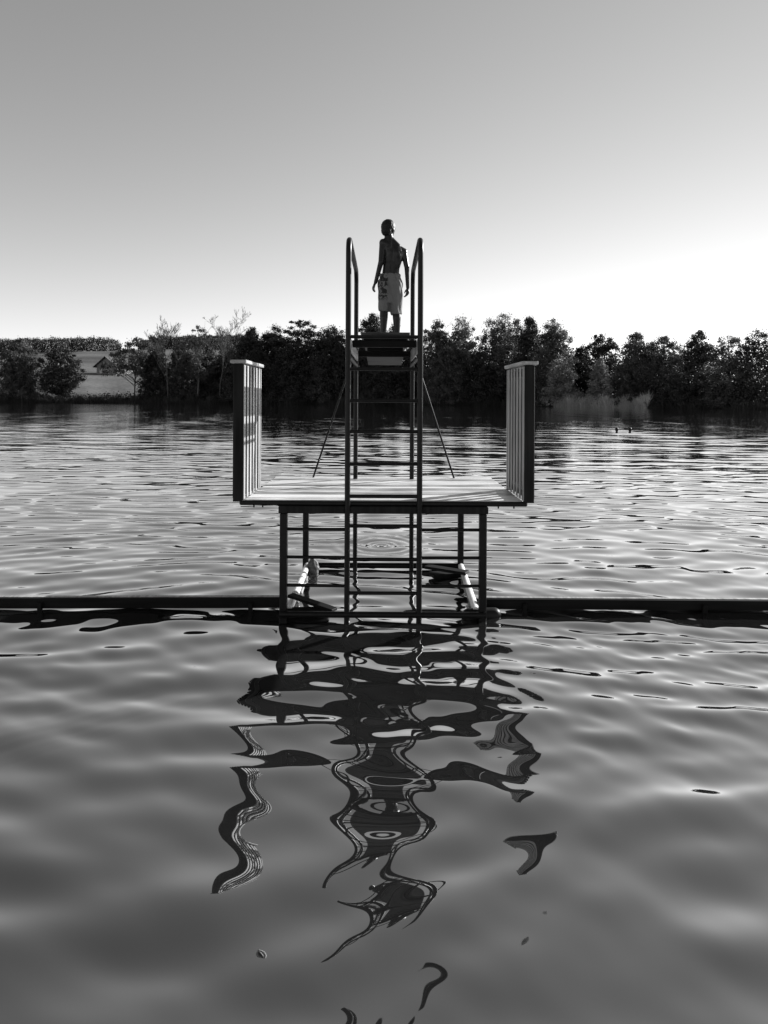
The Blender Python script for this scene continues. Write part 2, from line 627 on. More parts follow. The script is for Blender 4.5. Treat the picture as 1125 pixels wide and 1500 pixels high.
# white pipes along both sides
m = MB(); m.tube([(-0.975, FY + 0.08, 0.055), (-0.992, BY - 0.06, 0.06)], 0.038, 18)
lp = m.build('float_pipe', M['pipe'], tower, True, 50)
m = MB(); m.tube([(0.968, FY + 0.08, 0.055), (1.02, BY - 0.06, 0.06)], 0.038, 18)
rp = m.build('float_pipe', M['pipe'], tower, True, 50)
for yy in (7.62, 8.25, 8.86):
    m = MB(); x = -0.975 - 0.017 * (yy - 7.08) / 1.86
    m.tube([(x, yy - 0.03, 0.057), (x, yy + 0.03, 0.057)], 0.042, 18)
    m.build('collar', M['collar'], lp, True, 50)
# black floats at the front corners
for sx, x0, x1 in ((-1, -0.99, -0.62), (1, 0.90, 1.16)):
    m = MB()
    m.limb((x0, FY + 0.10, -0.01), 0.085, (x1, FY + 0.13, 0.0), 0.075, 1.0, 18)
    m.build('corner_float', M['rubber'], tower, True)

# platform on top
m = MB(); m.box((-0.335, 7.17, 2.79), (0.335, 7.23, 2.865), 0.006); m.build('platform_beam', M['beam'], tower)
m = MB(); m.box((-0.335, 8.80, 2.79), (0.335, 8.86, 2.865), 0.006); m.build('platform_beam', M['beam'], tower)
for sx in (-1, 1):
    m = MB(); m.box((sx * 0.337 - 0.02 * sx + (0 if sx > 0 else -0.0), 7.0, 2.735), (sx * 0.337 + 0.0 * sx - 0.0, 8.88, 2.872), 0.006)
    # keep clear of the cross beams
    m.v = [(v[0] + sx * 0.024, v[1], v[2]) for v in m.v]
    m.build('side_beam', M['side'], tower)
    m = MB(); m.tube([(sx * 0.352, RF + 0.02, 2.675), (sx * 0.352, RB - 0.02, 2.675)], 0.018, 12)
    m.build('side_tube', M['steel'], tower, True, 50)
    m = MB(); m.tube([(sx * 0.93, BY + 0.02, DECK), (sx * 0.39, RB, 2.84)], 0.013, 10)
    m.build('stay_rod', M['steel'], tower, True, 50)

# diving board: level on the platform, drooping a little past the rear posts
BT = 2.955
prof = [(7.25, BT), (8.0, BT), (8.9, BT - 0.006), (9.6, BT - 0.045), (10.2, BT - 0.09), (10.7, BT - 0.135)]
m = MB()
x0, x1 = -0.25, 0.272
vs, fs = [], []
for yy, zz in prof:
    vs += [(x0, yy, zz), (x1, yy, zz), (x1, yy, zz - 0.045), (x0, yy, zz - 0.045)]
for i in range(len(prof) - 1):
    a, b = i * 4, i * 4 + 4
    for k in range(4):
        fs.append((a + k, b + k, b + (k + 1) % 4, a + (k + 1) % 4))
fs += [(0, 1, 2, 3), tuple(len(vs) - 4 + k for k in (3, 2, 1, 0))]
m.add(vs, fs)
board = m.build('diving_board', M['board'], tower)
for yy in (7.2, 8.83):
    m = MB(); m.box((x0 + 0.03, yy - 0.03, 2.868), (x1 - 0.03, yy + 0.03, BT - 0.05), 0.004)
    m.build('board_block', M['beam'], tower)

# slatted side screens
SY0, SY1, STOP = 7.0, 7.95, 2.60


def screen(sx):
    def bx(x0, x1, y0, y1, z0, z1, bev=0.004):
        a, b = sorted((sx * x0, sx * x1))
        mm = MB(); mm.box((a, y0, z0), (b, y1, z1), bev)
        return mm
    name = 'side_screen'
    mm = bx(1.440, 1.540, SY0 - 0.025, SY0 + 0.045, 1.19, STOP)
    fpost = mm.build(name, M['post'], tower)
    fpost['label'] = 'slatted screen shaded on its inner side' if sx > 0 else 'slatted screen with sunlit white inner slats'
    bx(1.440, 1.540, SY1 - 0.06, SY1 - 0.002, 1.21, STOP).build('end_post', M['post'], fpost)
    pitch = (SY1 - SY0 + 0.02) / 6.0
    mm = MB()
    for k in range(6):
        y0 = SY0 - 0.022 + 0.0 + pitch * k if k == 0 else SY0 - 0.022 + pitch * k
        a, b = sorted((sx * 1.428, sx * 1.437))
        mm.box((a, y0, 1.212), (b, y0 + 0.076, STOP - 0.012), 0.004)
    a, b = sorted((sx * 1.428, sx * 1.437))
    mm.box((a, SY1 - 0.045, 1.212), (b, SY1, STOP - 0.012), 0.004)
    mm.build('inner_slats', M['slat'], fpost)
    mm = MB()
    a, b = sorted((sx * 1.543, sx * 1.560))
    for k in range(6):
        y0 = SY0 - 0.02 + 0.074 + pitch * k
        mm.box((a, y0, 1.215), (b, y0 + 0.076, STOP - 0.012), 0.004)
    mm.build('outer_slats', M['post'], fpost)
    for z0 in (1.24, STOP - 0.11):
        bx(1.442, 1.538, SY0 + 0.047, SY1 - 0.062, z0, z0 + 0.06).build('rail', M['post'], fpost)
    bx(1.405, 1.572, SY0 - 0.045, SY1 + 0.03, STOP + 0.003, STOP + 0.040, 0.006).build('cap', M['cap'], fpost)


screen(-1)
screen(1)

# ------------------------------------------------------------------ booms either side
for sx, lab in ((-1, 'long black timber boom running off from the left leg just above the water'),
                (1, 'long black timber boom with painted-on sunlit top edge running off from the right leg')):
    root = empty('boom', (sx * 4.2, 7.0, 0))
    tag(root, lab, 'boom', 'booms either side of the tower')
    m = MB()
    far = (sx * 9.0, 7.12 if sx < 0 else 7.27, 0.070)
    m.bar((sx * 1.03, 7.30, 0.073), far, 0.11, 0.106, 0.008)
    m.build('boom_beam', M['beam'], root)
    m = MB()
    m.bar((sx * 1.10, 7.31, 0.1305), (sx * 8.9, far[1] + 0.012, 0.1275), 0.05, 0.007, 0.001)  # pale strip standing in for sunlight along the boom's top
    m.build('sunlit_strip', M['cap'], root)
    for x in ((1.40, 3.6, 6.2) if sx < 0 else (1.50, 3.4, 5.9)):
        t = (x - 1.075) / (9 - 1.075)
        yy = 7.30 + (far[1] - 7.30) * t - 0.078
        m = MB(); m.box((sx * x - 0.022, yy - 0.02, -1.0), (sx * x + 0.022, yy + 0.02, 0.09), 0.004)
        m.build('support_post', M['beam'], root)

# ------------------------------------------------------------------ loose things in the frame
m = MB()
m.ball((-0.905, 8.80, 0.06), (0.085, 0.085, 0.115))
m.ball((-0.91, 8.80, 0.165), (0.032, 0.032, 0.03))
o = remeshed(m, 'buoy', M['buoy'], 0.012, 3, None, lambda c, n: n * (0.012 * mnoise.noise(c * 22)))
tag(o, 'small lumpy dark buoy bobbing at the rear end of the left white pipe', 'buoy')

m = MB(); m.bar((0.545, 8.62, 0.135), (1.03, 8.35, 0.125), 0.13, 0.035)
tag(m.build('plank', M['beam']), 'dark plank lying slanted across the rear right corner of the bottom frame', 'plank')
m = MB(); m.bar((0.60, 8.50, 0.055), (0.95, 8.62, 0.05), 0.17, 0.05)
tag(m.build('plank', M['beam']), 'short thick dark board floating under the slanted plank at the rear right corner', 'plank')
m = MB(); m.bar((-1.0, 7.36, 0.128), (-0.50, 7.06, 0.062), 0.10, 0.03)
tag(m.build('plank', M['beam']), 'black plank wedged between left white pipe and front bottom bar', 'plank')

# ------------------------------------------------------------------ people
def mat_shorts():
    nt = NT('swim_shorts_cloth')
    tc = nt.n('ShaderNodeTexCoord')
    sx = nt.n('ShaderNodeSeparateXYZ')
    nt.l(tc.outputs['Object'], sx.inputs[0])
    n1 = nt.n('ShaderNodeTexNoise', Scale=11.0, Detail=1.0)
    n1.inputs['Distortion'].default_value = 1.6
    nt.l(tc.outputs['Object'], n1.inputs['Vector'])
    band = ramp(nt, n1.outputs['Fac'], [(0.40, 0.0), (0.43, 1.0), (0.56, 1.0), (0.59, 0.0)])
    # printed motif only on the outer left hip
    mxr = nt.n('ShaderNodeMapRange')
    mxr.inputs['From Min'].default_value = BOYX - 0.018
    mxr.inputs['From Max'].default_value = BOYX - 0.035
    nt.l(sx.outputs['X'], mxr.inputs['Value'])
    mzr = nt.n('ShaderNodeMapRange')
    mzr.inputs['From Min'].default_value = BT + 0.50
    mzr.inputs['From Max'].default_value = BT + 0.54
    nt.l(sx.outputs['Z'], mzr.inputs['Value'])
    mu = nt.n('ShaderNodeMath', operation='MULTIPLY')
    nt.l(mxr.outputs[0], mu.inputs[0]); nt.l(mzr.outputs[0], mu.inputs[1])
    mu2 = nt.n('ShaderNodeMath', operation='MULTIPLY')
    nt.l(mu.outputs[0], mu2.inputs[0]); nt.l(band, mu2.inputs[1])
    mx = nt.n('ShaderNodeMixRGB')
    mx.inputs['Color1'].default_value = g(0.12)
    mx.inputs['Color2'].default_value = g(0.006)
    nt.l(mu2.outputs[0], mx.inputs['Fac'])
    p = nt.n('ShaderNodeBsdfPrincipled', Roughness=0.8)
    nt.l(mx.outputs[0], p.inputs['Base Color'])
    nt.l(p.outputs[0], nt.out.inputs['Surface'])
    return nt.m


BOYX, BOYY = 0.068, 8.5
M['shorts'] = mat_shorts()


def hand(m, wrist, direction, across, out, s=1.0):
    """Palm and five slightly curled fingers. across: palm width direction, out: palm-side direction."""
    w = Vector(wrist); d = Vector(direction).normalized(); a = Vector(across).normalized(); o = Vector(out).normalized()
    for k in range(4):
        off = (k - 1.5) * 0.0165 * s
        m.limb(w + d * 0.01, 0.013 * s, w + a * off + d * 0.072 * s, 0.0105 * s, 1.0, 10)
        L = (0.058, 0.066, 0.061, 0.048)[k] * s
        b0 = w + a * off * 1.08 + d * 0.072 * s
        b1 = b0 + (d * 0.92 + o * 0.32).normalized() * L * 0.45
        b2 = b1 + (d * 0.75 + o * 0.62).normalized() * L * 0.33
        b3 = b2 + (d * 0.5 + o * 0.82).normalized() * L * 0.27
        for q0, q1, r0, r1 in ((b0, b1, 0.0095, 0.0085), (b1, b2, 0.0085, 0.008), (b2, b3, 0.008, 0.0072)):
            m.limb(q0, r0 * s, q1, r1 * s, 1.0, 10)
    t0 = w + d * 0.022 * s - a * 0.020 * s
    t1 = t0 + (d * 0.7 - a * 0.65 + o * 0.25).normalized() * 0.036 * s
    t2 = t1 + (d * 0.9 - a * 0.1 + o * 0.3).normalized() * 0.028 * s
    m.limb(t0, 0.0125 * s, t1, 0.0105 * s, 1.0, 10)
    m.limb(t1, 0.0105 * s, t2, 0.0085 * s, 1.0, 10)


def build_boy():
    root = empty('person', (BOYX, BOYY, BT))
    tag(root, 'boy in pale swim shorts standing bare-backed on the diving board looking out over the lake', 'person')
    P = lambda x, y, z: (x, BOYY + y, BT + z)
    m = MB()
    # torso
    m.limb(P(0.112, 0.015, 1.10), 0.128, P(0.085, 0.0, 0.95), 0.108, 0.68)
    m.limb(P(0.085, 0.0, 0.96), 0.105, P(0.068, 0.0, 0.78), 0.108, 0.74)
    m.limb(P(0.02, -0.005, 1.210), 0.064, P(0.20, 0.03, 1.13), 0.066, 0.85)
    m.limb(P(0.06, 0.0, 1.17), 0.085, P(0.15, 0.02, 1.11), 0.09, 0.72)
    # neck and head
    m.limb(P(0.062, 0.005, 1.20), 0.066, P(0.046, 0.022, 1.335), 0.053)
    m.limb(P(-0.002, 0.0, 1.236), 0.047, P(0.05, 0.01, 1.278), 0.056, 0.9)
    m.limb(P(0.15, 0.015, 1.185), 0.055, P(0.06, 0.01, 1.285), 0.046, 0.9)
    hd = Matrix.Rotation(R(-32), 3, 'Z') @ Matrix.Rotation(R(-10), 3, 'X')
    hc = Vector(P(0.045, 0.03, 1.408))
    H = lambda x, y, z: hc + hd @ Vector((x, y, z))
    m.ball(H(0, 0, 0.012), (0.080, 0.095, 0.102), hd)
    m.ball(H(0, 0.028, -0.045), (0.056, 0.062, 0.068), hd)
    m.ball(H(0, 0.096, -0.018), (0.012, 0.014, 0.022), hd)          # nose
    m.ball(H(0, 0.083, -0.062), (0.022, 0.012, 0.010), hd)          # mouth
    m.ball(H(0, 0.078, -0.092), (0.020, 0.016, 0.014), hd)          # chin
    for s in (-1, 1):
        m.ball(H(s * 0.077, -0.002, -0.012), (0.011, 0.019, 0.031), hd)   # ears
        m.ball(H(s * 0.030, 0.082, 0.014), (0.014, 0.010, 0.010), hd)     # brows / eyes
    # arms
    sl, el, wl = P(-0.024, -0.01, 1.230), P(-0.046, -0.05, 0.985), P(-0.112, -0.005, 0.742)
    m.ball(sl, (0.047, 0.050, 0.055)); m.limb(P(0.05, 0.0, 1.20), 0.062, sl, 0.046)
    m.limb(sl, 0.044, el, 0.034); m.limb(el, 0.035, wl, 0.0235)
    sr, er, wr = P(0.240, 0.035, 1.125), P(0.276, 0.008, 0.93), P(0.290, 0.045, 0.690)
    m.ball(sr, (0.044, 0.048, 0.054)); m.limb(P(0.15, 0.025, 1.165), 0.060, sr, 0.045)
    m.limb(sr, 0.042, er, 0.032); m.limb(er, 0.0315, wr, 0.0235)
    hand(m, wl, (-0.42, 0.12, -1), (0.35, 0.9, 0.0), (0.9, 0.1, -0.1), 0.95)
    hand(m, wr, (-0.02, 0.12, -1), (0.55, -0.85, 0.0), (-0.9, 0.2, 0), 0.95)
    # legs and feet
    for hx, kx, ax_, yk in ((0.016, -0.006, -0.012, 0.012), (0.126, 0.150, 0.160, 0.02)):
        m.limb(P(hx, 0, 0.70), 0.078, P(kx, yk, 0.42), 0.053)
        m.limb(P(kx, yk, 0.42), 0.052, P(kx + (ax_ - kx) * 0.35, -0.008, 0.30), 0.052)
        m.limb(P(kx + (ax_ - kx) * 0.35, -0.010, 0.30), 0.051, P(ax_, 0, 0.07), 0.031)
        m.ball(P(ax_, -0.028, 0.032), (0.030, 0.036, 0.030))
        m.limb(P(ax_, -0.01, 0.045), 0.034, P(ax_ + 0.012 * (1 if hx > 0.07 else -1), 0.12, 0.022), 0.022)
        for k in range(5):
            fx = ax_ + 0.012 * (1 if hx > 0.07 else -1) + (k - 2) * 0.014
            m.limb((fx, BOYY + 0.115, BT + 0.016), 0.012, (fx, BOYY + 0.165 - abs(k - 1.5) * 0.008, BT + 0.011), 0.009, 1.0, 8)
    
    def back(c, n):
        # spine furrow and the two shoulder blades
        lx, lz = c.x - (BOYX - 0.068), c.z - BT
        wt = min(1.0, max(0.0, (-n.y - 0.15) / 0.45)) * min(1.0, max(0.0, (1.27 - lz) / 0.06))
        if wt == 0.0 or lz < 0.83 or lx < 0.0 or lx > 0.225:
            return n * 0.0
        wt *= min(1.0, lx / 0.02) * min(1.0, (0.225 - lx) / 0.02)
        sp = 0.068 + 0.03 * math.sin((lz - 0.84) / 0.42 * math.pi * 0.8)
        d = -0.010 * math.exp(-((lx - sp) / 0.013) ** 2) * min(1, (lz - 0.83) / 0.08)
        for bx, bz, tilt in ((0.035, 1.13, -0.35), (0.172, 1.075, 0.35)):
            u, v = (lx - bx) + tilt * (lz - bz), lz - bz
            d += 0.010 * math.exp(-(u / 0.03) ** 2 - (v / 0.055) ** 2)
        return n * d * wt
    body = remeshed(m, 'body', M['skin'], 0.0055, 9, root, back)
    # hair
    m = MB()
    m.ball(H(0, -0.012, 0.028), (0.088, 0.098, 0.099), hd)
    m.ball(H(0, -0.040, -0.025), (0.072, 0.060, 0.076), hd)
    remeshed(m, 'hair', M['hair'], 0.006, 3, root, lambda c, n: n * (0.004 * mnoise.noise(c * 70)))
    # shorts
    m = MB()
    m.limb(P(0.068, 0, 0.845), 0.131, P(0.068, 0, 0.48), 0.098, 0.84, 28, False)
    m.ball(P(0.012, 0, 0.705), (0.098, 0.112, 0.12)); m.ball(P(0.130, 0, 0.705), (0.100, 0.112, 0.12))
    m.limb(P(0.010, 0, 0.70), 0.094, P(-0.008, 0.01, 0.385), 0.068, 1.18, 24, False)
    m.limb(P(0.131, 0, 0.70), 0.096, P(0.148, 0.012, 0.345), 0.070, 1.18, 24, False)

    def wr_(c, n):
        q = Vector((c.x * 16, c.y * 16, c.z * 5 + c.x * 14))
        return n * (0.015 * mnoise.noise(q) + 0.009 * mnoise.noise(q * 2.3))
    remeshed(m, 'swim_shorts', M['shorts'], 0.007, 14, root, wr_)
    return root


build_boy()


def swimmer(x, y, lab, turn, shoulders):
    root = empty('person', (x, y, -0.06))
    tag(root, lab, 'person', 'two swimmers far out')
    m = MB()
    rot = Matrix.Rotation(turn, 3, 'Z')
    V = lambda a, b, c: Vector((x, y, -0.06)) + rot @ Vector((a, b, c)) * 1.12
    m.ball(V(0, 0, 0.20), (0.10, 0.115, 0.13), rot)
    m.ball(V(0, -0.05, 0.15), (0.062, 0.06, 0.08), rot)
    m.ball(V(0, -0.105, 0.185), (0.014, 0.016, 0.024), rot)
    for s in (-1, 1):
        m.ball(V(s * 0.088, 0, 0.18), (0.012, 0.02, 0.032), rot)
    m.limb(V(0, 0, -0.05), 0.085, V(0, 0, 0.16), 0.068)
    m.limb(V(-0.17, 0.01, -0.04 + shoulders), 0.06, V(0.17, 0.01, -0.04 + shoulders), 0.06)
    m.limb(V(0, 0.02, -0.06), 0.15, V(0, 0.03, -0.45), 0.12, 0.7)
    for s in (-1, 1):
        m.limb(V(s * 0.18, 0.0, -0.04 + shoulders), 0.05, V(s * 0.42, -0.14, -0.10), 0.038)
        m.limb(V(s * 0.42, -0.14, -0.10), 0.038, V(s * 0.34, -0.38, -0.08), 0.028)
        m.limb(V(s * 0.09, 0.04, -0.45), 0.085, V(s * 0.12, 0.12, -0.85), 0.055)
        m.limb(V(s * 0.12, 0.12, -0.85), 0.055, V(s * 0.10, 0.45, -1.0), 0.035)
    remeshed(m, 'body', M['skin'], 0.014, 3, root)
    m = MB()
    m.ball(V(0, 0.018, 0.225), (0.115, 0.12, 0.125), rot)
    m.ball(V(0, 0.04, 0.16), (0.105, 0.085, 0.10), rot)
    remeshed(m, 'hair', M['hair'], 0.014, 2, root)


swimmer(16.35, 47.9, 'swimmer far out with only the head showing, left one of the two', R(150), -0.05)
swimmer(17.27, 47.9, 'swimmer far out with head and wet shoulders showing, right one of the two', R(200), 0.05)


# ------------------------------------------------------------------ trees
def spot(px, dist_behind, roll=0.0):
    """World x, y on the far land for a bearing (tan of the azimuth*1000 + 563) and a distance behind the waterline."""
    a = math.atan((px - 563) / 1000.0)
    r = float(shore_r(a)) + dist_behind
    return r * math.sin(a), r * math.cos(a)


def leaf_cards(rng, centres, radii, per, size, squash=0.8, droop=0.0):
    vs = []
    n_all = 0
    allp, alln, alls = [], [], []
    for c, r in zip(centres, radii):
        n = max(6, int(per * (0.6 + 0.8 * rng.random())))
        d = rng.normal(size=(n, 3))
        d /= np.linalg.norm(d, axis=1)[:, None]
        p = rng.normal(size=(n, 3)) * r * 0.52
        d = p / (np.linalg.norm(p, axis=1)[:, None] + 1e-6)
        p[:, 2] *= squash
        if droop:
            p[:, 2] -= droop * rng.random(n) * np.abs(rng.normal(size=n)) * r
        allp.append(p + c)
        alln.append(d + 0.9 * rng.normal(size=(n, 3)))
        alls.append(size * (0.55 + 0.9 * rng.random(n)))
    p = np.concatenate(allp); nn = np.concatenate(alln); s = np.concatenate(alls)
    nn /= np.linalg.norm(nn, axis=1)[:, None] + 1e-9
    t = np.cross(nn, rng.normal(size=nn.shape))
    t /= np.linalg.norm(t, axis=1)[:, None] + 1e-9
    b = np.cross(nn, t)
    s = s[:, None]
    w = 0.62
    quad = np.stack([p - t * s * 0.5, p - b * s * 0.5 * w + nn * s * 0.08, p + t * s * 0.5, p + b * s * 0.5 * w + nn * s * 0.08], axis=1)
    verts = quad.reshape(-1, 3)
    return verts, np.arange(len(verts)).reshape(-1, 4)


ENVELOPE = {
    'round': lambda t: math.sqrt(max(0, 1 - (2 * t - 1) ** 2)) * (1.05 - 0.15 * t),
    'oval': lambda t: math.sin(math.pi * min(1, max(0, 0.12 + 0.88 * t))) ** 0.7,
    'broad': lambda t: (1 - 0.55 * t) if t < 0.75 else (1 - 0.55 * t) * math.sqrt(max(0, (1 - t) / 0.25)),
    'cone': lambda t: 1.0 - 0.92 * t,
    'column': lambda t: 0.75 * math.sin(math.pi * min(1, 0.15 + 0.85 * t)) ** 0.5,
    'pine': lambda t: 0.25 + 0.75 * math.sin(math.pi * (0.1 + 0.8 * t)),
}


def make_tree(px, behind, top, width, base, style, leaf, label, name='tree', cat='tree', seed=None, density=1.0, trunk_mat='bark', lean=0.0, size=0.47, bare=0.0, group='trees on the far shore'):
    """top: the height the crown reaches, given as rise per 1000 m of distance above eye level; width likewise."""
    x, y = spot(px, behind)
    r = math.hypot(x, y)
    z0 = gh(x, y) - 0.15
    H = CAM_Z + (584 - top) / 1000.0 * y - z0
    W = 1.55 * width / 1000.0 * y
    rng = np.random.default_rng(seed if seed is not None else int(px * 7 + top * 13))
    root = empty(name, (x, y, z0))
    tag(root, label, cat, group)
    m = MB()
    lx = lean * H
    tr = max(0.12, 0.011 * H)
    ctop = 0.93
    tp = [np.array([x + lx * (t ** 1.3) + 0.012 * H * math.sin(5 * t + px), y + 0.01 * H * math.cos(4 * t + px), z0 + H * ctop * t]) for t in np.linspace(0, 1, 8)]
    m.tube([Vector(p) for p in tp], [tr * (1.25 - 1.08 * t) for t in np.linspace(0, 1, 8)], 8)
    env = ENVELOPE[style]
    ch = H * (1 - base)
    area = ch * W
    ncl = int(np.clip(area / 2.1, 40, 240) * density)
    cen, rad = [], []
    for k in range(ncl):
        for _ in range(30):
            t = rng.random()
            if rng.random() < min(1.0, env(t)) ** 0.9 + 0.05:
                break
        if style == 'pine':
            t = round(t * 8) / 8.0 * 0.96 + rng.normal() * 0.028
            t = min(1, max(0, t))
        e = env(t) * W * 0.5 * (0.78 + 0.32 * rng.random())
        a = rng.uniform(0, 2 * math.pi)
        rho = e * rng.random() ** 0.42
        zc = z0 + H * base + ch * t
        cr = min(2.6, (0.035 + 0.06 * rng.random() ** 1.6) * (ch + W) * 0.72) * (1.0 - 0.35 * t)
        rho = max(0, rho - cr * 0.35)
        zc = min(zc, z0 + H - cr * 0.55)
        tt = min(1, (zc - z0) / (H * ctop))
        cx = x + lx * (tt ** 1.3)
        c = np.array([cx + rho * math.cos(a), y + rho * math.sin(a), max(zc, z0 + 0.4 + cr * 0.4)])
        cen.append(c); rad.append(cr)
        # limb from the trunk to the clump
        if k % 2 == 0 and zc > z0 + H * 0.15:
            q = max(0.05, min(0.95, (c[2] - z0 - 0.55 * rho) / (H * ctop)))
            bx = x + lx * (q ** 1.3) + 0.012 * H * math.sin(5 * q + px)
            s0 = np.array([bx, y, z0 + H * ctop * q])
            mid = (s0 + c) / 2 + np.array([0, 0, 0.06 * rho])
            m.tube([Vector(s0), Vector(mid), Vector(c)], [tr * 0.42 * (1.1 - q), tr * 0.26 * (1.1 - q), 0.025], 5)
    if bare:
        for k in range(int(bare)):
            a = rng.uniform(0, 2 * math.pi)
            q = rng.uniform(0.45, 0.9)
            s0 = np.array([x + lx * q ** 1.3, y, z0 + H * ctop * q])
            L = H * rng.uniform(0.14, 0.30)
            d = np.array([math.cos(a) * 0.55, math.sin(a) * 0.55, rng.uniform(0.6, 1.1)])
            d /= np.linalg.norm(d)
            e = s0 + d * L
            m.tube([Vector(s0), Vector((s0 + e) / 2 + rng.normal(size=3) * 0.02 * L), Vector(e)], [0.07, 0.05, 0.02], 4)
            for _ in range(7):
                q2 = rng.uniform(0.25, 1)
                s1 = s0 + (e - s0) * q2
                d2 = d + rng.normal(size=3) * 0.55
                e1 = s1 + d2 / np.linalg.norm(d2) * L * rng.uniform(0.2, 0.45)
                m.tube([Vector(s1), Vector(e1)], [0.04, 0.015], 3)
    m.build('trunk', M[trunk_mat], root, True)
    sz = size * y / 240.0
    verts, quads = leaf_cards(rng, cen, rad, 92 * density, sz, 0.42 if style == 'pine' else 0.78, 0.5 if style == 'column' else 0.0)
    # larger leaf sprays inside, so that the crown closes towards its middle
    icen, irad = [], []
    for k in range(int(ncl * 0.5)):
        t = rng.random() * 0.9
        e = env(t) * W * 0.5 * 0.62
        a = rng.uniform(0, 2 * math.pi)
        rho = e * rng.random() ** 0.5
        zc = z0 + H * base + ch * t * 0.93
        icen.append(np.array([x + lx * (min(1, (zc - z0) / H) ** 1.3) + rho * math.cos(a), y + rho * math.sin(a), zc])); irad.append(1.5)
    v2, q2 = leaf_cards(rng, icen, irad, 30 * density, sz * 1.9, 0.9)
    if style != 'pine' and density > 0.8:
        quads = np.concatenate([quads, q2 + len(verts)])
        verts = np.concatenate([verts, v2])
    verts[:, 2] = np.maximum(verts[:, 2], z0 + 0.1)
    np_obj('crown', verts, quads, M[leaf], root)
    return root


def bare_tree(px, behind, top, width, label, seed, mat='palebark', name='bare_tree', r0=0.30, lean=0.0):
    x, y = spot(px, behind)
    z0 = gh(x, y) - 0.15
    H = CAM_Z + (584 - top) / 1000.0 * y - z0
    W = width / 1000.0 * y
    rng = np.random.default_rng(seed)
    root = empty(name, (x, y, z0))
    tag(root, label, 'tree', 'trees on the far shore')
    mt, mc = MB(), MB()

    def grow(mb, p, d, L, r, lvl):
        n = 4
        pts, rads = [p], [r]
        q = p.copy(); dd = d.copy()
        for i in range(n):
            dd = dd + rng.normal(size=3) * 0.10 + np.array([0, 0, 0.05])
            dd /= np.linalg.norm(dd)
            q = q + dd * L / n
            pts.append(q.copy()); rads.append(max(0.028, r * (1 - 0.75 * (i + 1) / n)))
        mb.tube([Vector(a) for a in pts], rads, 6 if lvl == 0 else 4)
        if lvl >= 4 or L < 0.7:
            return
        nb = (13, 6, 5, 4)[lvl]
        for k in range(nb):
            t = rng.uniform(0.30 if lvl == 0 else 0.2, 1.0)
            i = min(n - 1, int(t * n))
            s = pts[i] + (pts[i + 1] - pts[i]) * (t * n - i)
            a = rng.uniform(0, 2 * math.pi)
            side = np.array([math.cos(a) * W / H * 2.3, math.sin(a) * W / H * 2.3, 0])
            nd = dd * 0.75 + side * (0.9 if lvl == 0 else 0.7) + np.array([0, 0, 0.35]) + rng.normal(size=3) * 0.12
            nd /= np.linalg.norm(nd)
            grow(mc, s, nd, L * rng.uniform(0.34, 0.54) * (1.25 - 0.5 * t), max(0.03, r * 0.4 * (1.1 - 0.5 * t)), lvl + 1)
    grow(mt, np.array([x, y, z0]), np.array([lean, 0, 1.0]), H * 0.93, r0, 0)
    mt.build('trunk', M[mat], root, True)
    mc.build('crown', M[mat], root)
    return root


T = make_tree
# left, on the meadow bank
T(196, 6, 497, 70, 0.42, 'broad', 'leaf_mid', 'small crooked tree with dark leaning trunk right of the barn', density=0.75, lean=0.10, seed=5, size=0.55)
T(228, 10, 512, 40, 0.02, 'broad', 'leaf_dark', 'dark bushy tree low between crooked tree and pale slender trunk', seed=21)
bare_tree(247, 4, 493, 30, 'slender tree with thin pale trunk and bare twiggy top above the meadow bushes', 4, r0=0.22)
T(268, 14, 500, 46, 0.03, 'broad', 'leaf_mid', 'mid grey bushy tree just left of the tall pale-trunked trees', seed=8)
T(289, 5, 478, 42, 0.30, 'oval', 'leaf_mid', 'tall loose tree with pale trunk and bare twigs sticking out of its top', seed=31, density=0.55, trunk_mat='palebark', bare=10, lean=0.03, size=0.5)
bare_tree(322, 5, 476, 48, 'bare pale tree with wide fan of leafless branches left of the left screen', 12, r0=0.26, lean=0.02)
T(306, 16, 512, 40, 0.0, 'broad', 'leaf_dark', 'dark low tree behind the feet of the two pale-trunked trees', seed=9)
T(335, 18, 503, 44, 0.02, 'broad', 'leaf_mid', 'rounded mid grey tree half hidden behind the left screen', seed=10)
# dark belt between the left screen and the ladder
T(368, 6, 481, 58, 0.0, 'broad', 'leaf_dark', 'broad dark tree rising directly behind the left screen', seed=41, density=1.2)
T(402, 8, 477, 50, 0.0, 'oval', 'leaf_dark', 'dark oval tree between left screen and flat-topped pine', seed=42, density=1.2)
T(442, 10, 471, 50, 0.05, 'pine', 'leaf_dark', 'dark pine with flat layered top left of the ladder', name='pine_tree', seed=43, density=1.3)
T(425, 4, 505, 46, 0.0, 'broad', 'leaf_dark', 'low dark leafy tree at the waterside under the pine', seed=44)
T(484, 8, 478, 50, 0.0, 'round', 'leaf_dark', 'dark round tree just left of the tall ladder', seed=45, density=1.2)
T(468, 3, 520, 44, 0.0, 'broad', 'leaf_mid', 'speckled low tree at the waterside behind the left stay rod', seed=46)
T(513, 12, 500, 40, 0.0, 'broad', 'leaf_dark', 'dark tree right behind the left rail of the ladder', seed=47)
T(545, 14, 460, 46, 0.0, 'oval', 'leaf_dark', 'pointed dark tree left of the boy\'s legs above the board', seed=48, density=1.1)
T(575, 18, 470, 24, 0.0, 'oval', 'leaf_dark', 'narrow tree showing between the legs of the boy', seed=49)
T(566, 4, 520, 60, 0.0, 'broad', 'leaf_dark', 'low wide dark tree seen through the ladder rungs', seed=50, density=1.2)
T(604, 10, 492, 36, 0.0, 'broad', 'leaf_dark', 'dark tree behind the right rail of the ladder', seed=51)
